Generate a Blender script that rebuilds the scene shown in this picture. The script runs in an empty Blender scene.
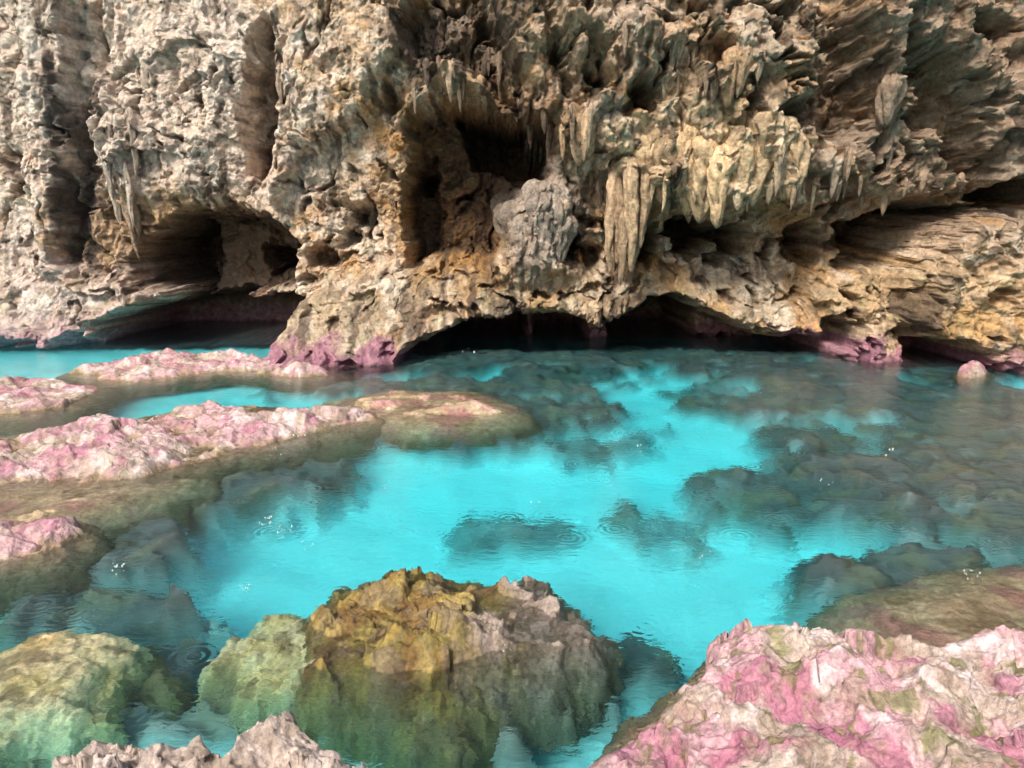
import bpy, math, numpy as np, time
from mathutils import Vector
T0=time.time()
scene=bpy.context.scene
CAMZ=3.0; PITCH=math.radians(12.0); F=759.0
cp,sp=math.cos(PITCH),math.sin(PITCH)

# ---------- survey helpers: sight lines -> world positions ----------
def ray(px,py):
    dx=(px-512)/F; dy=(384-py)/F
    return np.array([dx, cp+dy*sp, -sp+dy*cp])
def G(px,py,z=0.0):
    d=ray(px,py)
    if z>=0:
        t=(z-CAMZ)/d[2]; return (d[0]*t,d[1]*t)
    t=-CAMZ/d[2]; x,y=d[0]*t,d[1]*t
    d=d/np.linalg.norm(d); h=np.array([d[0],d[1]])/1.33
    s=np.linalg.norm(h); tz=math.sqrt(1-s*s); k=-z/tz
    return (x+h[0]*k, y+h[1]*k)
def W(px,py,Y):
    d=ray(px,py); t=Y/d[1]; return (d[0]*t, CAMZ+d[2]*t)

# ---------- noise ----------
_tab={}
def perlin(x,y,seed=0):
    if seed not in _tab:
        a=np.random.default_rng(seed+11).uniform(0,2*np.pi,(256,256))
        _tab[seed]=(np.cos(a),np.sin(a))
    gx,gy=_tab[seed]
    xf=np.floor(x); yf=np.floor(y); xi=xf.astype(np.int32); yi=yf.astype(np.int32)
    fx=x-xf; fy=y-yf
    u=fx*fx*fx*(fx*(fx*6-15)+10); v=fy*fy*fy*(fy*(fy*6-15)+10)
    a0=xi&255; a1=(xi+1)&255; b0=yi&255; b1=(yi+1)&255
    n00=gx[a0,b0]*fx+gy[a0,b0]*fy; n10=gx[a1,b0]*(fx-1)+gy[a1,b0]*fy
    n01=gx[a0,b1]*fx+gy[a0,b1]*(fy-1); n11=gx[a1,b1]*(fx-1)+gy[a1,b1]*(fy-1)
    a=n00+u*(n10-n00); b=n01+u*(n11-n01)
    return (a+v*(b-a))*1.5
def fbm(x,y,o=5,seed=0,gain=.5):
    s=0;a=1.0;t=0;f=1.0
    for i in range(o):
        s=s+a*perlin(x*f+i*17.3,y*f-i*9.1,seed+i); t+=a; a*=gain; f*=2.03
    return s/t*1.4
def ridged(x,y,o=5,seed=0,gain=.5):
    s=0;a=1.0;t=0;f=1.0
    for i in range(o):
        n=1-np.abs(perlin(x*f+i*7.3,y*f+i*3.1,seed+i))*2
        s=s+a*n; t+=a; a*=gain; f*=2.1
    return s/t
def worley(x,y,seed=0,facet=False):
    key=('w',seed)
    if key not in _tab:
        r=np.random.default_rng(seed+99); _tab[key]=[r.random((128,128)) for i in range(5)]
    rx,ry,ro,tx,ty=_tab[key]
    xf=np.floor(x).astype(np.int32); yf=np.floor(y).astype(np.int32)
    f1=np.full(x.shape,9.0); f2=np.full(x.shape,9.0); fv=np.zeros(x.shape)
    for i in (-1,0,1):
        for j in (-1,0,1):
            a=(xf+i)&127; b=(yf+j)&127
            dx=x-(xf+i+rx[a,b]); dy=y-(yf+j+ry[a,b])
            d=np.sqrt(dx*dx+dy*dy)
            if facet:
                v=(ro[a,b]-.5)+(tx[a,b]-.5)*dx*1.6+(ty[a,b]-.5)*dy*1.6
                fv=np.where(d<f1,v,fv)
            f2=np.minimum(f2,np.maximum(f1,d)); f1=np.minimum(f1,d)
    return (f1,f2,fv) if facet else (f1,f2)
def ss(a,b,x):
    t=np.clip((x-a)/(b-a),0,1); return t*t*(3-2*t)
def sdf(x,y,poly):
    n=len(poly); d=np.full(x.shape,1e9); inside=np.zeros(x.shape,bool)
    for i in range(n):
        ax,ay=poly[i]; bx,by=poly[(i+1)%n]
        ex,ey=bx-ax,by-ay; L=ex*ex+ey*ey+1e-12
        t=np.clip(((x-ax)*ex+(y-ay)*ey)/L,0,1)
        d=np.minimum(d,(x-ax-t*ex)**2+(y-ay-t*ey)**2)
        c=((ay>y)!=(by>y))
        if abs(ey)>1e-12:
            xi=ax+(y-ay)*ex/ey
            inside^=(c&(x<xi))
    d=np.sqrt(d)
    return np.where(inside,d,-d)
def mixc(c,col,m):
    m=np.clip(m,0,1)[...,None]; return c*(1-m)+np.array(col)*m

# ---------- mesh ----------
def build(name,co,q,col,mat):
    me=bpy.data.meshes.new(name)
    me.vertices.add(len(co)); me.vertices.foreach_set('co',co.astype(np.float32).ravel())
    me.loops.add(q.size); me.loops.foreach_set('vertex_index',q.ravel().astype(np.int32))
    me.polygons.add(len(q)); me.polygons.foreach_set('loop_start',np.arange(0,q.size,4,dtype=np.int32))
    me.polygons.foreach_set('use_smooth',np.ones(len(q),bool))
    me.update(calc_edges=True)
    if col is not None:
        a=me.color_attributes.new('Col','FLOAT_COLOR','POINT')
        a.data.foreach_set('color',np.clip(col,0,1).astype(np.float32).ravel())
    ob=bpy.data.objects.new(name,me); scene.collection.objects.link(ob)
    me.materials.append(mat); return ob
def grid_mesh(name,X,Y,Z,C,mat,keep=None):
    ny,nx=X.shape
    co=np.stack([X,Y,Z],-1).reshape(-1,3)
    idx=np.arange(nx*ny).reshape(ny,nx)
    q=np.stack([idx[:-1,:-1],idx[:-1,1:],idx[1:,1:],idx[1:,:-1]],-1)
    if keep is not None:
        k=keep[:-1,:-1]|keep[:-1,1:]|keep[1:,1:]|keep[1:,:-1]; q=q[k]
    q=q.reshape(-1,4)
    col=np.concatenate([C.reshape(-1,3),np.ones((nx*ny,1))],1)
    if keep is not None:
        used=np.zeros(nx*ny,bool); used[q.ravel()]=True
        rm=np.cumsum(used)-1; co=co[used]; col=col[used]; q=rm[q]
    return build(name,co,q,col,mat)

# ---------- materials ----------
def rock_mat(name,scale=14,detail=4,bump=.09,rough=.8,spec=.35,contrast=.45,nr=.72):
    m=bpy.data.materials.new(name); m.use_nodes=True; nt=m.node_tree; N=nt.nodes; L=nt.links
    b=N['Principled BSDF']; b.inputs['Specular IOR Level'].default_value=spec; b.inputs['Roughness'].default_value=rough
    tc=N.new('ShaderNodeTexCoord'); at=N.new('ShaderNodeAttribute'); at.attribute_name='Col'
    n1=N.new('ShaderNodeTexNoise'); n1.inputs['Scale'].default_value=scale; n1.inputs['Detail'].default_value=detail; n1.inputs['Roughness'].default_value=nr
    L.new(tc.outputs['Object'],n1.inputs['Vector'])
    mr=N.new('ShaderNodeMapRange'); mr.inputs['From Min'].default_value=.32; mr.inputs['From Max'].default_value=.68
    mr.inputs['To Min'].default_value=1-contrast; mr.inputs['To Max'].default_value=1+contrast
    L.new(n1.outputs['Fac'],mr.inputs['Value'])
    vm=N.new('ShaderNodeVectorMath'); vm.operation='SCALE'; L.new(at.outputs['Color'],vm.inputs[0]); L.new(mr.outputs[0],vm.inputs['Scale'])
    L.new(vm.outputs[0],b.inputs['Base Color'])
    if bump>0:
        b1=N.new('ShaderNodeBump'); b1.inputs['Strength'].default_value=1; b1.inputs['Distance'].default_value=bump
        L.new(n1.outputs['Fac'],b1.inputs['Height']); L.new(b1.outputs[0],b.inputs['Normal'])
    return m
M_cliff=rock_mat('limestone_cliff_mat',7,6,.14,.8,.3,.42,.76)
M_drip=rock_mat('dripstone_mat',9,5,.08,.65,.35,.5,.74)
M_reef=rock_mat('coralline_reef_mat',14,5,.05,.65,.4,.42,.74)
M_near=rock_mat('near_rock_mat',26,6,.024,.7,.4,.45,.74)
M_bed=rock_mat('sea_bed_mat',10,3,0,.9,.1,.08)

# ================= CLIFF =================
xs=np.concatenate([np.linspace(-24,-13.4,60,endpoint=False),np.linspace(-13.4,13.4,1340),np.linspace(13.4,24,60)[1:]])
zs=np.concatenate([np.linspace(-3,-.3,30,endpoint=False),np.linspace(-.3,8.2,440,endpoint=False),np.linspace(8.2,9.6,40)])
X,Z=np.meshgrid(xs,zs)
wx=X+fbm(X*.6,Z*.6,3,3)*.5; wz=Z+fbm(X*.6,Z*.6,3,7)*.4
base=np.interp(X,[-24,-16,-13,-9,-6,-3,0,5,9,12,16,24],[12,17,19.0,19.4,19.4,18.9,18.6,18.4,17.8,16.6,13.5,6])
lean=np.interp(X,[-14,-6,-3,0,6,10,14],[-.4,-.2,.6,1.1,1.3,1.2,.8])
Yc=base-lean*ss(2.5,8.0,Z)
rough=np.clip(np.interp(X,[-14,-5,-2,3,14],[.32,.38,.66,.88,.82])+fbm(X*.3,Z*.3,2,222)*.35,.22,1.2)
F1b,_,fac2=worley(wx*1.6+fbm(X*2,Z*2,3,8)*.45,wz*1.5,2,True)
F1,F2,fac1=worley(wx*.5+fbm(X*1.2,Z*1.2,3,88)*.3,wz*.45,1,True)
F1c,_=worley(X*5.5+fbm(X*4,Z*4,3,9)*.7,Z*5.0,5)
rel=-fbm(X*.35,Z*.28,4,30)*.85
rel+=fac1*.6+fac2*.12
rel+=-(ridged(wx*1.0,wz*.7,4,41)-.5)*.20
rel+=(F1b-.5)*.16                       # rounded bosses
pit=ss(.0,.4,fbm(X*.7,Z*.7,3,77)+.25)
rel+=(.5-F1c)*.11*pit
rel+=ss(.25,.5,fbm(wx*1.5,wz*1.7,4,90))*.6
crack=ss(.76,.92,ridged(wx*.55,wz*.33,4,140,.45)); rel+=crack*.8
rel+=-fbm(X*4.5,Z*4.5,5,55,.62)*.12/np.clip(rough,.5,2)
Yc=Yc+rel*rough
REL=rel*rough
warp=fbm(X*1.1,Z*1.1,4,21)*.26+fbm(X*4,Z*4,3,25)*.10
def feat(poly,Yt,edge,Yref=None,add=False,w=1.0,off=0.0,k=.35):
    global Yc
    yr=Yref if Yref is not None else Yt
    pw=[W(a,b,yr) for a,b in poly]
    P=np.array(pw); mg=edge+.5
    i0,i1=np.searchsorted(xs,[P[:,0].min()-mg,P[:,0].max()+mg]); j0,j1=np.searchsorted(zs,[P[:,1].min()-mg,P[:,1].max()+mg])
    sl=(slice(j0,j1),slice(i0,i1))
    if i1<=i0 or j1<=j0: return
    d=sdf(X[sl],Z[sl],pw)+warp[sl]*w+off
    m=ss(-edge*.5,edge*.5,d)
    if add: Yc[sl]=Yc[sl]+Yt*m
    else:
        tgt=Yt(X[sl],Z[sl]) if callable(Yt) else Yt
        Yc[sl]=Yc[sl]*(1-m)+(tgt+REL[sl]*k)*m
feat([(15,-60),(90,-60),(92,100),(82,280),(55,285),(40,200),(30,100)],-.75,.5,19.2,add=True)
feat([(60,-60),(84,-60),(82,150),(74,262),(62,262),(60,150)],.85,.3,18.7,add=True,w=.7)
feat([(268,-20),(400,-60),(402,60),(360,110),(300,150),(262,200),(274,120)],-.7,.5,18.4,add=True)
feat([(240,40),(258,12),(274,50),(272,120),(252,188),(238,140)],1.2,.3,19,add=True,w=.8)
feat([(95,60),(160,20),(225,60),(230,190),(150,200),(95,180)],-.3,.8,19.3,add=True)
feat([(395,-120),(400,30),(440,85),(500,95),(545,132),(590,150),(610,180),(660,205),(720,215),(770,205),(800,215),(860,205),(930,200),(1010,180),(1200,170),(1200,-200)],-.9,.5,17.2,add=True)
feat([(560,20),(640,10),(800,40),(830,80),(790,190),(740,205),(680,200),(640,180),(590,120)],-.8,.7,16.4,add=True)
feat([(410,-90),(396,20),(418,52),(470,60),(500,94),(524,112),(524,60),(495,20),(470,-90)],1.7,.3,17,add=True,w=.7)
feat([(800,-90),(830,30),(812,100),(850,150),(885,110),(860,20),(860,-90)],1.8,.45,16.3,add=True)
feat([(900,20),(960,60),(1000,120),(1012,200),(970,160),(920,95)],1.6,.4,16,add=True)
feat([(540,-60),(560,20),(600,80),(585,120),(555,60),(520,-60)],1.1,.3,16.5,add=True)
feat([(402,120),(425,98),(470,103),(542,130),(547,175),(525,205),(508,240),(500,278),(402,275),(412,200)],20.8,.3,17.8,w=.7,k=.8)
feat([(448,106),(550,124),(550,180),(470,162)],23.5,.25,18,w=.7)
feat([(402,180),(425,150),(430,270),(402,275)],21.6,.25,18.3,w=.7)
feat([(133,300),(133,250),(158,222),(210,206),(262,220),(289,245),(289,288),(230,302),(160,304)],21.5,.35,18.9,w=.9,k=.8)
feat([(134,300),(134,242),(165,220),(184,245),(170,300)],23.8,.3,19,w=.8)
feat([(240,250),(286,246),(288,274),(250,278)],23.5,.25,19.2)
feat([(-200,342),(-200,290),(0,285),(60,276),(110,283),(152,292),(150,308),(110,316),(85,338),(40,348)],lambda x,z:17.9+z*.4,.4,18.1,k=.8)
feat([(100,352),(108,322),(150,306),(220,300),(300,300),(302,340),(285,352),(230,365),(100,362)],23.5,.3,18.9,w=.6)
feat([(276,420),(266,350),(285,312),(320,288),(420,262),(560,268),(700,262),(800,272),(850,300),(840,338),(770,340),(722,318),(680,310),(640,320),(600,332),(560,318),(520,322),(470,330),(432,345),(408,356),(400,420)],
     lambda x,z:16.2+np.clip(z,0,4)*.8+np.clip(x+3.6,0,2)*.35-np.clip(-z+.8,0,1)*.4,.45,16.8,w=.8,k=.9)
feat([(408,420),(402,356),(432,342),(470,332),(520,324),(560,320),(600,334),(640,322),(680,312),(722,320),(770,342),(840,342),(840,420)],20.6,.18,16.9,w=.45,k=.6)
feat([(626,380),(628,325),(656,306),(692,304),(724,322),(732,380)],24.5,.25,17.0,w=.35)
feat([(420,380),(428,343),(470,330),(525,324),(525,380)],23.5,.25,17.0,w=.35)
feat([(535,380),(540,335),(570,320),(600,335),(600,380)],23.5,.25,17.0,w=.35)
feat([(498,282),(503,235),(520,190),(545,175),(572,188),(575,278)],17.5,.7,17.5,w=.5,k=.3)
for (a,b,rx,ry,dd) in [(702,235,24,28,3.2),(748,238,16,15,2.6),(571,250,12,16,2.6),(658,248,11,18,2.4),(728,262,10,8,1.4),(412,178,8,8,1.5),(602,262,10,9,1.5),(300,262,16,10,1.0),(330,240,10,8,.9),(905,118,13,20,1.8),(1004,66,10,12,2.2),(1003,195,22,18,2.8),(780,120,20,14,1.9),(350,215,12,16,1.0),(500,130,10,8,.5),(820,245,20,24,2.2),(845,200,12,14,1.6),(380,90,10,18,1.1),(960,40,16,11,1.4),(640,100,12,16,1.4),(700,60,16,10,1.2),(590,60,9,20,1.2)]:
    feat([(a+rx*math.cos(t),b+ry*math.sin(t)) for t in np.linspace(0,2*math.pi,9)[:-1]],dd,.25,17.3,add=True,w=.7)
feat([(838,400),(838,300),(862,262),(950,262),(1010,290),(1030,420)],lambda x,z:16.6+z*.3,.5,16.9,k=1.2)
feat([(858,270),(866,228),(915,204),(988,206),(996,228),(958,254),(900,270)],20.2,.25,16.9,w=1.1,k=1.2)
feat([(935,330),(950,260),(985,222),(1030,215),(1200,240),(1250,430),(1010,385),(970,355)],lambda x,z:14.9+z*.3,.5,15.3,k=1.2)
feat([(936,364),(942,348),(965,342),(992,350),(990,380),(945,380)],18.5,.2,15.4,w=.4)
feat([(832,352),(836,325),(850,318),(862,330),(858,352)],18.5,.2,16.6,w=.4)
def gm(lst,Yr=17.3):
    m=np.zeros_like(X)
    for (a,b,rx,ry) in lst:
        cx,cz=W(a,b,Yr); m=np.maximum(m,np.exp(-(((X-cx)/(rx*.0235))**2+((Z-cz)/(ry*.0235))**2)))
    return m
fm=gm([(60,120,40,150),(640,210,40,70),(700,165,80,70),(540,230,36,55),(450,20,60,50),(760,130,60,80),(620,60,110,70),(900,60,90,80),(960,110,60,80),(258,90,26,90),(570,120,40,50),(840,150,50,60)])
fm=np.clip(fm+.3*ss(.1,.5,fbm(X*.5,Z*.3,3,120)),0,1)
Fl,_=worley(X*3.3+fbm(X*.8,Z*.8,3,15)*1.2,Z*.7+perlin(X*3,Z*.5,5)*.4,9)
Fl2,_=worley(X*8+fbm(X*1,Z*1,3,16)*1.1,Z*1.5,10)
Yc=Yc-((.55-Fl)*.66+(.5-Fl2)*.18)*fm
Xd=X+fbm(X*2.2,Z*2.2,3,200)*.05+fbm(Yc*2.4+X*.3,Z*2.4,4,204,.62)*.08
Zd=Z+fbm(X*2.2,Z*2.2,3,210)*.05+fbm(Yc*2.4+Z*.3,X*2.4,4,214,.62)*.06*ss(0.1,.8,Z)
Ysurf=Yc.copy()
Yc=Yc+ss(8.6,9.6,Z)*8
n=lambda s,sd,o=4:fbm(X*s,Z*s,o,sd)
C=np.zeros(X.shape+(3,))+np.array([.68,.48,.31])
C=mixc(C,[.76,.62,.47],ss(-.1,.4,n(.5,300)))
C=mixc(C,[.58,.32,.12],ss(.0,.35,n(.8,310))*.8)
C=mixc(C,[.44,.28,.18],ss(0,.4,n(1.6,320))*.6)
C=mixc(C,[.84,.72,.57],ss(.1,.4,n(2.3,330))*.6)
nz5=n(1.5,340)
def cm(a,b,rx,ry,Y=17.5,nz=.5):
    cx,cz=W(a,b,Y); r=np.sqrt(((X-cx)/(rx*.0238))**2+((Z-cz)/(ry*.0238))**2)
    return ss(1.25,.6,r+nz5*nz)
C=mixc(C,[.88,.74,.64],cm(80,80,210,220)*.6)
C=mixc(C,[.80,.67,.62],cm(40,260,120,60)*.5)
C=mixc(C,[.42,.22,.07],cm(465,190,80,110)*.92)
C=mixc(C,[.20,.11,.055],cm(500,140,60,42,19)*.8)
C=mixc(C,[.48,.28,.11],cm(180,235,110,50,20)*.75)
C=mixc(C,[.64,.41,.18],cm(900,300,90,50)*.5)
C=mixc(C,[.82,.60,.37],cm(700,165,90,60)*.7)
C=mixc(C,[.42,.35,.29],cm(540,225,42,60)*.85)
C=mixc(C,[.48,.40,.26],cm(340,325,60,40)*.5)
C=mixc(C,[.32,.22,.15],cm(930,100,150,130)*.7)
C=mixc(C,[.42,.29,.19],cm(620,50,220,50)*.45)
C=mixc(C,[.40,.32,.20],cm(640,295,250,22)*.4)
st=fbm(X*3.0,Z*.35,4,350)
C=mixc(C,[.11,.075,.05],ss(.10,.34,st)*ss(-.2,.2,n(.6,360))*.8)
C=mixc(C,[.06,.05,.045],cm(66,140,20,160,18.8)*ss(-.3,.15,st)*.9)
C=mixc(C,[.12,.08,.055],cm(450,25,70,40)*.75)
C=mixc(C,[.12,.085,.06],ss(.18,.40,n(3.2,370))*.6)
C=mixc(C,[.10,.07,.05],crack*.7)
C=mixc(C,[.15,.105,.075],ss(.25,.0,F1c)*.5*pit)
C=mixc(C,[.28,.25,.10],ss(.25,.5,n(2.6,380))*ss(4,1,Z)*.35)
pk=ss(.6,.2,Z+n(1.4,390)*.45)
C=mixc(C,[.42,.18,.26],pk*.85)
C=mixc(C,[.60,.40,.43],ss(1.3,.4,Z+n(1.4,392)*.6)*.5*ss(-4,-8,X))
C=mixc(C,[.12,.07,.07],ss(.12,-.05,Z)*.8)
recess_shade=ss(19.9,21.0,Yc-ss(8.6,9.6,Z)*8)
C=mixc(C,[.14,.09,.06],recess_shade*.6*ss(.3,.9,Z)+recess_shade*.3)  # painted shade: rock colour darkened inside the caves and deep recesses
C*= (1+.4*fbm(X*6,Z*6,4,400,.7))[...,None]
Ccl=C
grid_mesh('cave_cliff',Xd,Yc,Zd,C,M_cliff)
print('cliff',time.time()-T0)

# ---- stalactites and flowstone growing out of the overhang lips
rng=np.random.default_rng(5)
SC=[];SQ=[];SCOL=[];nv=0
def stal(x,zt,L,r,sink=.3,tint=(1,1,1),pw=.6,pk=.25):
    global nv
    i=np.clip(np.searchsorted(xs,x),8,len(xs)-9); j=np.clip(np.searchsorted(zs,zt),8,len(zs)-9)
    y=np.percentile(Ysurf[j-5:j+6,i-4:i+5],35)+r*sink
    bc=Ccl[j-6:j+7,i-6:i+7].reshape(-1,3).mean(0)*.95+.03
    nr=max(18,int(L/.03)); ns=36 if r>.2 else 20
    t=np.linspace(0,1,nr)[:,None]**1.0; a=np.linspace(0,2*np.pi,ns,endpoint=False)[None,:]
    prof=np.sqrt(np.clip(1-(1-np.clip(t/pk,0,1))**2,0,1))*(1-.45*ss(pk,1,t))*np.sqrt(np.clip(1-np.clip((t-.72)/.28,0,1)**2,0,1))**pw
    prof=prof+.01
    ph=rng.uniform(0,50)
    ca,sa=np.cos(a),np.sin(a)
    rib=1-np.abs(perlin(ca*2.6+ph+t*.25,sa*2.6+t*L*.25,76))*1.6
    rr=r*prof*(1+.40*perlin(ca*1.2+ph+0*t,sa*1.2+t*L*1.8,70)+.30*perlin(ca*2.6+ph,sa*2.6+t*L*4,71)+.10*perlin(ca*7+ph,sa*7+t*L*10,72)+.15*(rib-.6))
    bx=(.05*np.sin(t*L*2+ph)+.03*perlin(t*L*3+ph,0*t+ph,73))*(1 if L>.6 else .5)
    px=x+bx+rr*ca; py=y+rr*sa+.15*L*t**2; pz=zt+.2-t*(L+.2)+.12*r*perlin(ca*2+ph,sa*2+0*t,77)
    co=np.stack([px,py,pz],-1).reshape(-1,3)
    I=np.arange(nr*ns).reshape(nr,ns); J=np.roll(I,-1,1)
    q=np.stack([I[:-1],I[1:],J[1:],J[:-1]],-1).reshape(-1,4)+nv
    c=(bc*np.array(tint))[None,:]*(1-.3*t.repeat(ns,1).reshape(-1,1))*(.8+.35*np.clip(rib,0,1)+.3*perlin(ca*2+ph,t*L*4+0*a,75)).reshape(-1,1)
    SC.append(co);SQ.append(q);SCOL.append(np.concatenate([c,np.ones((len(c),1))],1)); nv+=nr*ns
groups=[(405,520,35,75,.25,.7,.04,.09,18),(530,600,100,150,.3,.8,.04,.10,16),(600,725,170,210,.25,.7,.04,.10,18),
 (730,800,150,200,.3,.7,.04,.10,12),(800,900,150,205,.25,.6,.04,.09,10),(900,1010,165,195,.2,.5,.04,.08,6),(620,780,40,100,.25,.7,.04,.10,12),
 (240,262,20,60,.3,.8,.05,.09,4),(45,85,30,200,.6,1.6,.06,.12,10)]
for (a,b,c,d,l0,l1,r0,r1,k) in groups:
    for i in range(k):
        px=rng.uniform(a,b); py=rng.uniform(c,d); x,z=W(px,py,16.6)
        v=rng.uniform(.6,1.1); stal(x,z,rng.uniform(l0,l1),rng.uniform(r0,r1),.6,(v,v*.97,v*.92),2.0)
for (a,b,c,d,l0,l1,r0,r1,k,tn) in [(612,652,150,195,1.5,2.5,.11,.20,11,(.98,.92,.84)),(652,722,128,165,.7,1.5,.16,.34,15,(1.0,.92,.78)),(732,790,115,165,.6,1.3,.16,.32,12,(1.0,.93,.80)),
    (505,570,180,225,.8,1.6,.2,.36,11,(.78,.79,.78)),(700,740,45,75,.5,1.0,.14,.26,4,(.9,.8,.66)),(575,600,95,130,.5,1.0,.12,.22,5,(.95,.85,.7)),
    (885,915,80,110,.5,1.0,.14,.24,3,(.7,.68,.66))]:
    for i in range(k):
        px=rng.uniform(a,b); py=rng.uniform(c,d); x,z=W(px,py,16.4)
        v=rng.uniform(.75,1.08); stal(x,z,rng.uniform(l0,l1),rng.uniform(r0,r1),.75,tuple(np.array(tn)*v),1.0)
build('stalactites',np.concatenate(SC),np.concatenate(SQ),np.concatenate(SCOL),M_drip)

# ================= SEA BED =================
xb=np.concatenate([np.linspace(-70,-16,20,endpoint=False),np.linspace(-16,16,600),np.linspace(16,70,20)[1:]])
yb=np.concatenate([np.linspace(-60,1,20,endpoint=False),np.linspace(1,9,250,endpoint=False),np.linspace(9,24,260,endpoint=False),np.linspace(24,60,12)])
X,Y=np.meshgrid(xb,yb)
B=-1.8+fbm(X*.35,Y*.35,4,500)*.25+ss(6.5,3.5,Y)*.85+ss(-3,-6,X)*.5
rk=np.zeros_like(X)
wr=fbm(X*.8,Y*.8,5,510,.6)
patches=[ # px,py,rx(m),ry(m),top z
 (530,530,.75,.7,-1.4),(660,528,.65,.6,-1.5),(880,480,2.6,1.3,-.75),(1000,480,2.2,2.4,-.5),(840,575,.8,.5,-1.0),(960,440,2.8,1.8,-.8),
 (180,490,1.5,.9,-.6),(90,540,1.1,.9,-.5),(250,465,1.5,.8,-.8),(340,440,1.6,.7,-.9),(430,432,1.8,.8,-.7),(520,410,1.8,1.3,-.8),(590,445,.9,.6,-1.25),
 (450,385,3,1.2,-.7),(560,375,1.6,1.2,-1.1),(700,392,1.0,.6,-1.4),(810,400,2.4,1.2,-.9),(900,392,3.2,2.2,-.6),(620,356,6,1.3,-.7),(860,366,5,1.6,-.5),
 (1000,420,2.4,2.4,-.6),(820,438,1.2,.8,-1.0),(700,360,3,1.2,-.7),(480,360,3,1.3,-.7),
 (100,600,1.0,.4,-.6),(180,650,.4,.4,-.6),(640,650,.30,.5,-.95),(590,700,.4,.3,-.8),(330,715,.8,.3,-.75),(180,720,.4,.2,-.7),(520,745,.3,.2,-.7),
 (930,560,1.3,.5,-.5)]
ck=np.zeros_like(X)
for (a,b,rx,ry,zt) in patches:
    cx,cy=G(a,b,zt)
    r=np.hypot((X-cx)/rx,(Y-cy)/ry)+wr*.9
    m=ss(1.15,.65,r); rk=np.maximum(rk,m); ck=np.maximum(ck,m*(.68 if zt<-1.2 else 1.0))
    B=np.maximum(B,B*(1-m)+zt*m)
F1,_,fa=worley(X*1.6+wr*.5,Y*1.6,31,True)
B+=rk*(fa*.32+(.5-F1)*.15+fbm(X*2.5,Y*2.5,4,520,.6)*.22)+fbm(X*1.5,Y*1.5,3,530)*.03
C=np.zeros(X.shape+(3,))+np.array([.94,.96,.97])
C=mixc(C,[.80,.88,.90],ss(.1,.5,fbm(X*1.2,Y*1.2,4,540))*.5)
rkc=np.clip(ck*1.1+fbm(X*2,Y*2,4,541)*.35*(rk>.02),0,1)
C=mixc(C,[.085,.085,.085],rkc*.93)
C=mixc(C,[.26,.21,.13],rkc*ss(0,.4,fbm(X*2,Y*2,4,545))*.55)
C=mixc(C,[.62,.56,.47],rkc*ss(5.4,3.4,Y)*.75)
grid_mesh('sea_bed',X,Y,B,C,M_bed)

# ================= ROCKS =================
def rock(name,poly,zp,ztop,zbot,w,m,res,mat,colf,amp=1.0,ks=1.0,warpa=.12,seed=0,extra=None,karst=.12,world=False,fc=.14,ld=.04,fine=.05,fg=.6,boss=0.0):
    P=poly if world else [G(a,b,zp) for a,b in poly]
    A=np.array(P); mg=m+warpa*1.5
    x0,x1,y0,y1=A[:,0].min()-mg,A[:,0].max()+mg,A[:,1].min()-mg,A[:,1].max()+mg
    X,Y=np.meshgrid(np.arange(x0,x1,res),np.arange(y0,y1,res))
    d=sdf(X,Y,P)+fbm(X*1.6*ks,Y*1.6*ks,5,600+seed)*warpa
    t=np.clip((d+m)/w,0,1); p=np.sqrt(np.clip(1-(1-t)**2,0,1))
    zt=ztop(X,Y) if callable(ztop) else ztop+0*X
    H=zbot+(zt-zbot)*p
    F1,F2,fa=worley(X*2.0*ks+fbm(X*2*ks,Y*2*ks,3,610+seed)*.6,Y*2.4*ks,40+seed,True)
    G1,G2,fb=worley(X*7*ks+fbm(X*6*ks,Y*6*ks,3,611+seed)*.6,Y*7*ks,41+seed,True)
    pm=ss(-.15,.25,fbm(X*1.5*ks,Y*1.5*ks,3,670+seed))
    H+=p*amp*(fbm(X*1.1*ks,Y*1.1*ks,4,620+seed)*.24+fa*fc+(F1-.45)*karst-(F1-.45)*boss-(G1-.45)*boss*.35+np.minimum(G1-.32,0)*karst*1.2*pm+(ridged(X*2*ks,Y*2*ks,4,630+seed)-.5)*.07+fbm(X*8*ks,Y*8*ks,4,640+seed,fg)*fine)
    if extra is not None: H=extra(X,Y,H,p)
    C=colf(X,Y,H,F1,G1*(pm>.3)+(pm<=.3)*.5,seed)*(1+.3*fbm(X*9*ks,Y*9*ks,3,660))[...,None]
    Xd=X+fbm(X*4*ks+H*4*ks,H*4*ks+Y*2*ks,4,650+seed,.6)*ld/ks; Yd=Y+fbm(Y*4*ks+H*4*ks,H*4*ks+X*2*ks,4,655+seed,.6)*ld/ks
    return grid_mesh(name,Xd,Yd,H,C,mat,keep=t>0)
def col_pink(X,Y,H,F1,G1,s,ks=1.0,pink=.68,green=.3):
    n=lambda f,sd,o=4:fbm(X*f*ks,Y*f*ks,o,sd+s)
    C=np.zeros(X.shape+(3,))+np.array([.52,.41,.34])
    C=mixc(C,[.58,.32,.36],ss(-.25,.2,n(1.0,700))*pink)
    C=mixc(C,[.78,.64,.61],ss(-.0,.3,n(1.7,710))*.65)
    C=mixc(C,[.43,.14,.22],ss(.04,.3,n(1.6,720))*pink*.9)
    C=mixc(C,[.34,.25,.18],ss(.05,.4,n(4,730))*.65)
    C=mixc(C,[.17,.18,.05],ss(.22,.40,n(4.2,740))*green)
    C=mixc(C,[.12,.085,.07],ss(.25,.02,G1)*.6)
    C=mixc(C,[.30,.22,.11],ss(.08,-.02,H+n(2,750)*.06)*.85)
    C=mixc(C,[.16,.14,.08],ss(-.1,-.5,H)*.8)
    return C
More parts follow.
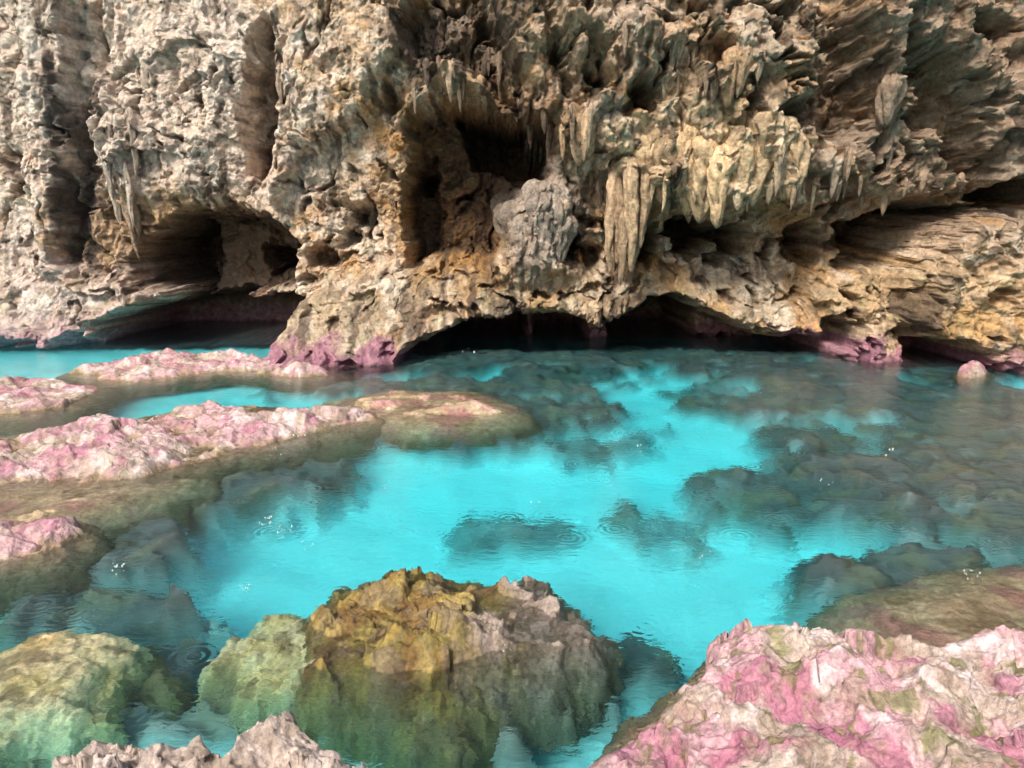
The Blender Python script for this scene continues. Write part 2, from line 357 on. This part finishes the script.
def col_flat(X,Y,H,F1,G1,s):
    n=lambda f,sd,o=4:fbm(X*f,Y*f,o,sd+s)
    C=np.zeros(X.shape+(3,))+np.array([.48,.36,.22])
    C=mixc(C,[.62,.50,.32],ss(-.1,.4,n(1.1,700)))
    C=mixc(C,[.24,.16,.08],ss(.05,.4,n(2,710))*.7)
    C=mixc(C,[.56,.28,.32],ss(.05,.14,H+n(2,720)*.1)*.85)
    C=mixc(C,[.40,.15,.17],ss(.1,.35,n(1.5,725))*.55)
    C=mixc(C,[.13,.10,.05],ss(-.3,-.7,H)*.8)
    return C
def col_algae(X,Y,H,F1,G1,s):
    n=lambda f,sd,o=4:fbm(X*f,Y*f,o,sd+s)
    C=np.zeros(X.shape+(3,))+np.array([.32,.22,.055])
    C=mixc(C,[.16,.085,.025],ss(-.1,.3,n(1.8,800))*.85)
    C=mixc(C,[.42,.32,.12],ss(.05,.4,n(3,810))*.55)
    C=mixc(C,[.20,.18,.05],ss(0,.4,n(2.2,820))*.5)
    C=mixc(C,[.38,.31,.28],ss(-.35,.2,X+.05+n(2,830)*.6)*.8)
    C=mixc(C,[.20,.15,.10],ss(0,.3,n(4,835))*.6)
    C=mixc(C,[.05,.035,.02],ss(.32,.0,G1)*.65)
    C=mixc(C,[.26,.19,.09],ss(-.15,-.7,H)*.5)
    return C
def col_pale(X,Y,H,F1,G1,s):
    n=lambda f,sd,o=4:fbm(X*f,Y*f,o,sd+s)
    C=np.zeros(X.shape+(3,))+np.array([.90,.72,.42])
    C=mixc(C,[.72,.52,.20],ss(-.1,.3,n(1.8,800))*.7)
    C=mixc(C,[.20,.13,.05],ss(.08,.35,n(3,810))*.7)
    C=mixc(C,[.40,.34,.22],ss(-.35,-.8,H)*.6)
    return C
def col_grey(X,Y,H,F1,G1,s):
    n=lambda f,sd,o=4:fbm(X*f*2.2,Y*f*2.2,o,sd+s)
    C=np.zeros(X.shape+(3,))+np.array([.54,.43,.36])
    C=mixc(C,[.68,.57,.52],ss(-.1,.3,n(1.2,900))*.7)
    C=mixc(C,[.30,.23,.17],ss(0,.35,n(2.5,910))*.7)
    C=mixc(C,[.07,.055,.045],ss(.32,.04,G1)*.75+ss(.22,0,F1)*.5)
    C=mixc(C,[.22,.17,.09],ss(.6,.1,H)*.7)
    return C
def bump2(px,py,z,rx,ry,h):
    cx,cy=G(px,py,z); return lambda x,y:h*np.exp(-(((x-cx)/rx)**2+((y-cy)/ry)**2))
b1=bump2(105,432,.4,.8,.45,.26); b2=bump2(250,410,.3,1.2,.5,.10); b3=bump2(462,400,.15,.6,.3,.12)
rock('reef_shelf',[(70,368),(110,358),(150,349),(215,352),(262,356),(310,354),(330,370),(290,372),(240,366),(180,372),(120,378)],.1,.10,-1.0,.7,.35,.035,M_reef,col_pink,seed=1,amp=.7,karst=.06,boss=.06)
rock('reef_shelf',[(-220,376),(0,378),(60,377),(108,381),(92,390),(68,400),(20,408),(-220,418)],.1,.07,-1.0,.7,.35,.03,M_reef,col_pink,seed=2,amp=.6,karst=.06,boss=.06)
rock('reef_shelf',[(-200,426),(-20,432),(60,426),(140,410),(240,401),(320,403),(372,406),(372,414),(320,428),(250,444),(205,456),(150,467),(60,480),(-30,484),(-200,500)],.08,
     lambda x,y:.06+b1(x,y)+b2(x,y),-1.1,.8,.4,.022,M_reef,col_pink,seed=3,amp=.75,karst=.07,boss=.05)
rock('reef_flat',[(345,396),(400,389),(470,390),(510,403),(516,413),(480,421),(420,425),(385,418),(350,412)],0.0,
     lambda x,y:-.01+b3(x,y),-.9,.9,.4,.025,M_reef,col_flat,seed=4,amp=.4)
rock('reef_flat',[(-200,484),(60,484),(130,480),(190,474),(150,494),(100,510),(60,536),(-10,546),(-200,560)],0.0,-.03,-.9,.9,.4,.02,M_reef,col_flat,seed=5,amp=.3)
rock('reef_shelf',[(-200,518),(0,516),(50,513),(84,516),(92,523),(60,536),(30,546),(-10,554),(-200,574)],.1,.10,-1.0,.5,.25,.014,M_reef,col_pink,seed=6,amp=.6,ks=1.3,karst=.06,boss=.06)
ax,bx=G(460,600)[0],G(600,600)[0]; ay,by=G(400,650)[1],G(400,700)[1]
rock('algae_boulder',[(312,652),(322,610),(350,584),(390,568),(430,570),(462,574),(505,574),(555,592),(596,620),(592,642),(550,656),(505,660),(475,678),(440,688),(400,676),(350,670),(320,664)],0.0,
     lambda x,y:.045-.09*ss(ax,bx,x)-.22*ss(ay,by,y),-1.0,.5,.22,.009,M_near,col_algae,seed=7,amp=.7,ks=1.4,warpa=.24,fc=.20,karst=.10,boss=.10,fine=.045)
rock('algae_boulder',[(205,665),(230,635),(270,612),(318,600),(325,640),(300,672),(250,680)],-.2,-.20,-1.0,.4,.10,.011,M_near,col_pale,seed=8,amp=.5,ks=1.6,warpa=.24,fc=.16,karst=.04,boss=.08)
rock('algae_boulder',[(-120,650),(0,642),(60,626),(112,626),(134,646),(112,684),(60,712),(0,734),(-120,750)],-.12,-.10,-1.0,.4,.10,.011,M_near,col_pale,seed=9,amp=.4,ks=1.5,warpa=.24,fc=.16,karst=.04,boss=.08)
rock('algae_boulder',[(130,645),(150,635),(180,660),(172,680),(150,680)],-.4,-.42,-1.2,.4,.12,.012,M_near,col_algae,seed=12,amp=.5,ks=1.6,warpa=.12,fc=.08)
rock('reef_flat',[(860,604),(900,590),(960,575),(1100,562),(1400,555),(1400,760),(1000,720),(850,680)],-.10,-.06,-.8,.9,.4,.016,M_reef,col_flat,seed=10,amp=.4,ks=1.2)
pr=[G(a,b,.3) for a,b in [(585,790),(592,752),(622,716),(660,686),(698,656),(745,622),(800,604),(850,612),(900,632),(960,626),(1040,612),(1200,594)]]+[(5.5,4.0),(5.5,1.4),(.1,1.4)]
h1=G(850,752,.5); h2=G(905,645,.35)
def pr_extra(X,Y,H,p):
    w_=fbm(X*4,Y*4,3,5)*.3
    H=H-.5*ss(1.1,.5,np.hypot((X-h1[0])/.28,(Y-h1[1])/.09)+w_)
    return H-.2*ss(1.1,.4,np.hypot((X-h2[0])/.25,(Y-h2[1])/.10)+w_)
c1=bump2(790,625,.4,.5,.35,.10)
rock('coralline_rock',pr,.3,lambda x,y:.27+c1(x,y)+.20*ss(3.8,2.6,y)*ss(.3,2.0,x),
     -1.3,.7,.40,.0075,M_near,lambda X,Y,H,F1,G1,s:col_pink(X,Y,H,F1,G1,s,1.3,.85,.7),seed=11,amp=.75,ks=1.25,warpa=.14,extra=pr_extra,karst=.09,boss=.06,world=True,ld=.04,fine=.045)
jr=[G(a,b,.95) for a,b in [(36,790),(46,762),(100,748),(165,750),(198,744),(222,758),(240,736),(290,732),(325,744),(362,760),(382,785)]]+[(-.40,1.5),(-1.8,1.5)]
l1=bump2(285,735,1.0,.15,.14,.05); l2=bump2(205,744,1.0,.05,.10,.04)
rock('limestone_rock',jr,.85,lambda x,y:.965+l1(x,y)+l2(x,y)-.05*(x+1.0),-1.5,.20,.14,.005,M_near,col_grey,seed=13,amp=.45,ks=2.2,warpa=.05,karst=.18,world=True,fc=.12,ld=.06)
rock('coralline_rock',[(957,370),(966,363),(980,361),(988,366),(986,373),(967,375)],.1,.14,-1,.4,.15,.03,M_reef,col_pink,seed=14,amp=.6)
print('rocks',time.time()-T0)

# ================= WATER =================
def water_mat():
    m=bpy.data.materials.new('pool_water_mat'); m.use_nodes=True; nt=m.node_tree; N=nt.nodes; L=nt.links
    N.remove(N['Principled BSDF']); out=N['Material Output']
    b=N.new('ShaderNodeBsdfGlass'); b.inputs['Roughness'].default_value=0; b.inputs['IOR'].default_value=1.33
    L.new(b.outputs[0],out.inputs['Surface'])
    tc=N.new('ShaderNodeTexCoord')
    mp=N.new('ShaderNodeMapping'); mp.inputs['Scale'].default_value=(.8,1.4,1); mp.inputs['Rotation'].default_value=(0,0,.25); L.new(tc.outputs['Object'],mp.inputs['Vector'])
    n1=N.new('ShaderNodeTexNoise'); n1.inputs['Scale'].default_value=8.5; n1.inputs['Detail'].default_value=3; n1.inputs['Distortion'].default_value=.5; L.new(mp.outputs[0],n1.inputs['Vector'])
    vo=N.new('ShaderNodeTexVoronoi'); vo.voronoi_dimensions='2D'; vo.inputs['Scale'].default_value=1.1; L.new(tc.outputs['Object'],vo.inputs['Vector'])
    s=N.new('ShaderNodeMath'); s.operation='MULTIPLY'; s.inputs[1].default_value=85; L.new(vo.outputs['Distance'],s.inputs[0])
    si=N.new('ShaderNodeMath'); si.operation='SINE'; L.new(s.outputs[0],si.inputs[0])
    fa=N.new('ShaderNodeMapRange'); fa.interpolation_type='SMOOTHSTEP'; fa.inputs['From Min'].default_value=0; fa.inputs['From Max'].default_value=.36; fa.inputs['To Min'].default_value=.0018; fa.inputs['To Max'].default_value=0; L.new(vo.outputs['Distance'],fa.inputs['Value'])
    mu=N.new('ShaderNodeMath'); mu.operation='MULTIPLY'; L.new(si.outputs[0],mu.inputs[0]); L.new(fa.outputs[0],mu.inputs[1])
    ma=N.new('ShaderNodeMath'); ma.operation='MULTIPLY_ADD'; ma.inputs[1].default_value=.011; L.new(n1.outputs['Fac'],ma.inputs[0]); L.new(mu.outputs[0],ma.inputs[2])
    b1=N.new('ShaderNodeBump'); b1.inputs['Strength'].default_value=1; b1.inputs['Distance'].default_value=1.0; L.new(ma.outputs[0],b1.inputs['Height'])
    L.new(b1.outputs[0],b.inputs['Normal'])
    va=N.new('ShaderNodeVolumeAbsorption'); va.inputs['Color'].default_value=(0.0,.95,.99,1); va.inputs['Density'].default_value=.5
    L.new(va.outputs[0],out.inputs['Volume'])
    return m
me=bpy.data.meshes.new('pool_water')
x0,x1,y0,y1,z0=-68,68,-58,58,-7
v=[(x0,y0,z0),(x1,y0,z0),(x1,y1,z0),(x0,y1,z0),(x0,y0,0),(x1,y0,0),(x1,y1,0),(x0,y1,0)]
me.from_pydata(v,[],[(0,3,2,1),(4,5,6,7),(0,1,5,4),(1,2,6,5),(2,3,7,6),(3,0,4,7)])
ob=bpy.data.objects.new('pool_water',me); scene.collection.objects.link(ob); me.materials.append(water_mat())

# ---- splashes of the roof drips
md=bpy.data.materials.new('splash_mat'); md.use_nodes=True; bb=md.node_tree.nodes['Principled BSDF']
bb.inputs['Base Color'].default_value=(.85,.9,.9,1); bb.inputs['Roughness'].default_value=.1; bb.inputs['Transmission Weight'].default_value=.2; bb.inputs['IOR'].default_value=1.33
DC=[];DQ=[];nd=0
tt=np.linspace(0,np.pi,5)[:,None]; aa=np.linspace(0,2*np.pi,6,endpoint=False)[None,:]
def drop(x,y,z,r,st=1.0):
    global nd
    co=np.stack([x+r*np.sin(tt)*np.cos(aa),y+r*np.sin(tt)*np.sin(aa),z+r*st*np.cos(tt)+0*aa],-1).reshape(-1,3)
    I=np.arange(30).reshape(5,6); J=np.roll(I,-1,1)
    DC.append(co); DQ.append(np.stack([I[:-1],I[1:],J[1:],J[:-1]],-1).reshape(-1,4)+nd); nd+=30
for (a,b,k) in [(268,524,16),(284,533,12),(305,549,7),(245,590,6),(118,572,12),(612,487,4),(970,578,8),(385,490,5),(505,652,3),(826,486,4),(275,456,5),(300,438,4),(262,437,4),(640,452,3),(535,508,3),(706,560,3),(468,356,4),(600,420,2),(890,455,3)]:
    cx,cy=G(a,b); sc=math.hypot(cx,cy)/8
    for i in range(k):
        an=rng.uniform(0,6.28); rr=rng.uniform(.01,.09)*sc
        drop(cx+rr*math.cos(an),cy+rr*math.sin(an),rng.uniform(.0,.09)*sc,rng.uniform(.003,.009)*sc,rng.uniform(1,1.8))
build('water_droplets',np.concatenate(DC),np.concatenate(DQ),None,md)

# ================= LIGHT / CAMERA =================
w=bpy.data.worlds.new('World'); scene.world=w; w.use_nodes=True
nt=w.node_tree; bg=nt.nodes['Background']; sky=nt.nodes.new('ShaderNodeTexSky'); sky.sky_type='NISHITA'; sky.sun_disc=False
EL,ROT=math.radians(47),math.radians(208)
sky.sun_elevation=EL; sky.sun_rotation=ROT; sky.dust_density=4; sky.air_density=1.0; sky.ozone_density=1
bg.inputs['Strength'].default_value=.15; nt.links.new(sky.outputs[0],bg.inputs['Color'])
sun=bpy.data.lights.new('sun','SUN'); sun.energy=5.0; sun.angle=math.radians(16); sun.color=(1,.94,.87)
so=bpy.data.objects.new('sun',sun); scene.collection.objects.link(so)
dv=Vector((math.sin(ROT)*math.cos(EL),math.cos(ROT)*math.cos(EL),math.sin(EL)))
so.rotation_euler=dv.to_track_quat('Z','Y').to_euler(); so.location=dv*40
cam=bpy.data.cameras.new('camera'); co=bpy.data.objects.new('camera',cam); scene.collection.objects.link(co)
co.location=(0,0,CAMZ); co.rotation_euler=(math.radians(90)-PITCH,0,0)
cam.sensor_width=36; cam.lens=36*F/1024; cam.clip_end=500; cam.clip_start=.05
scene.camera=co
scene.view_settings.view_transform='Standard'; scene.view_settings.look='None'; scene.view_settings.exposure=0
print('done',time.time()-T0)
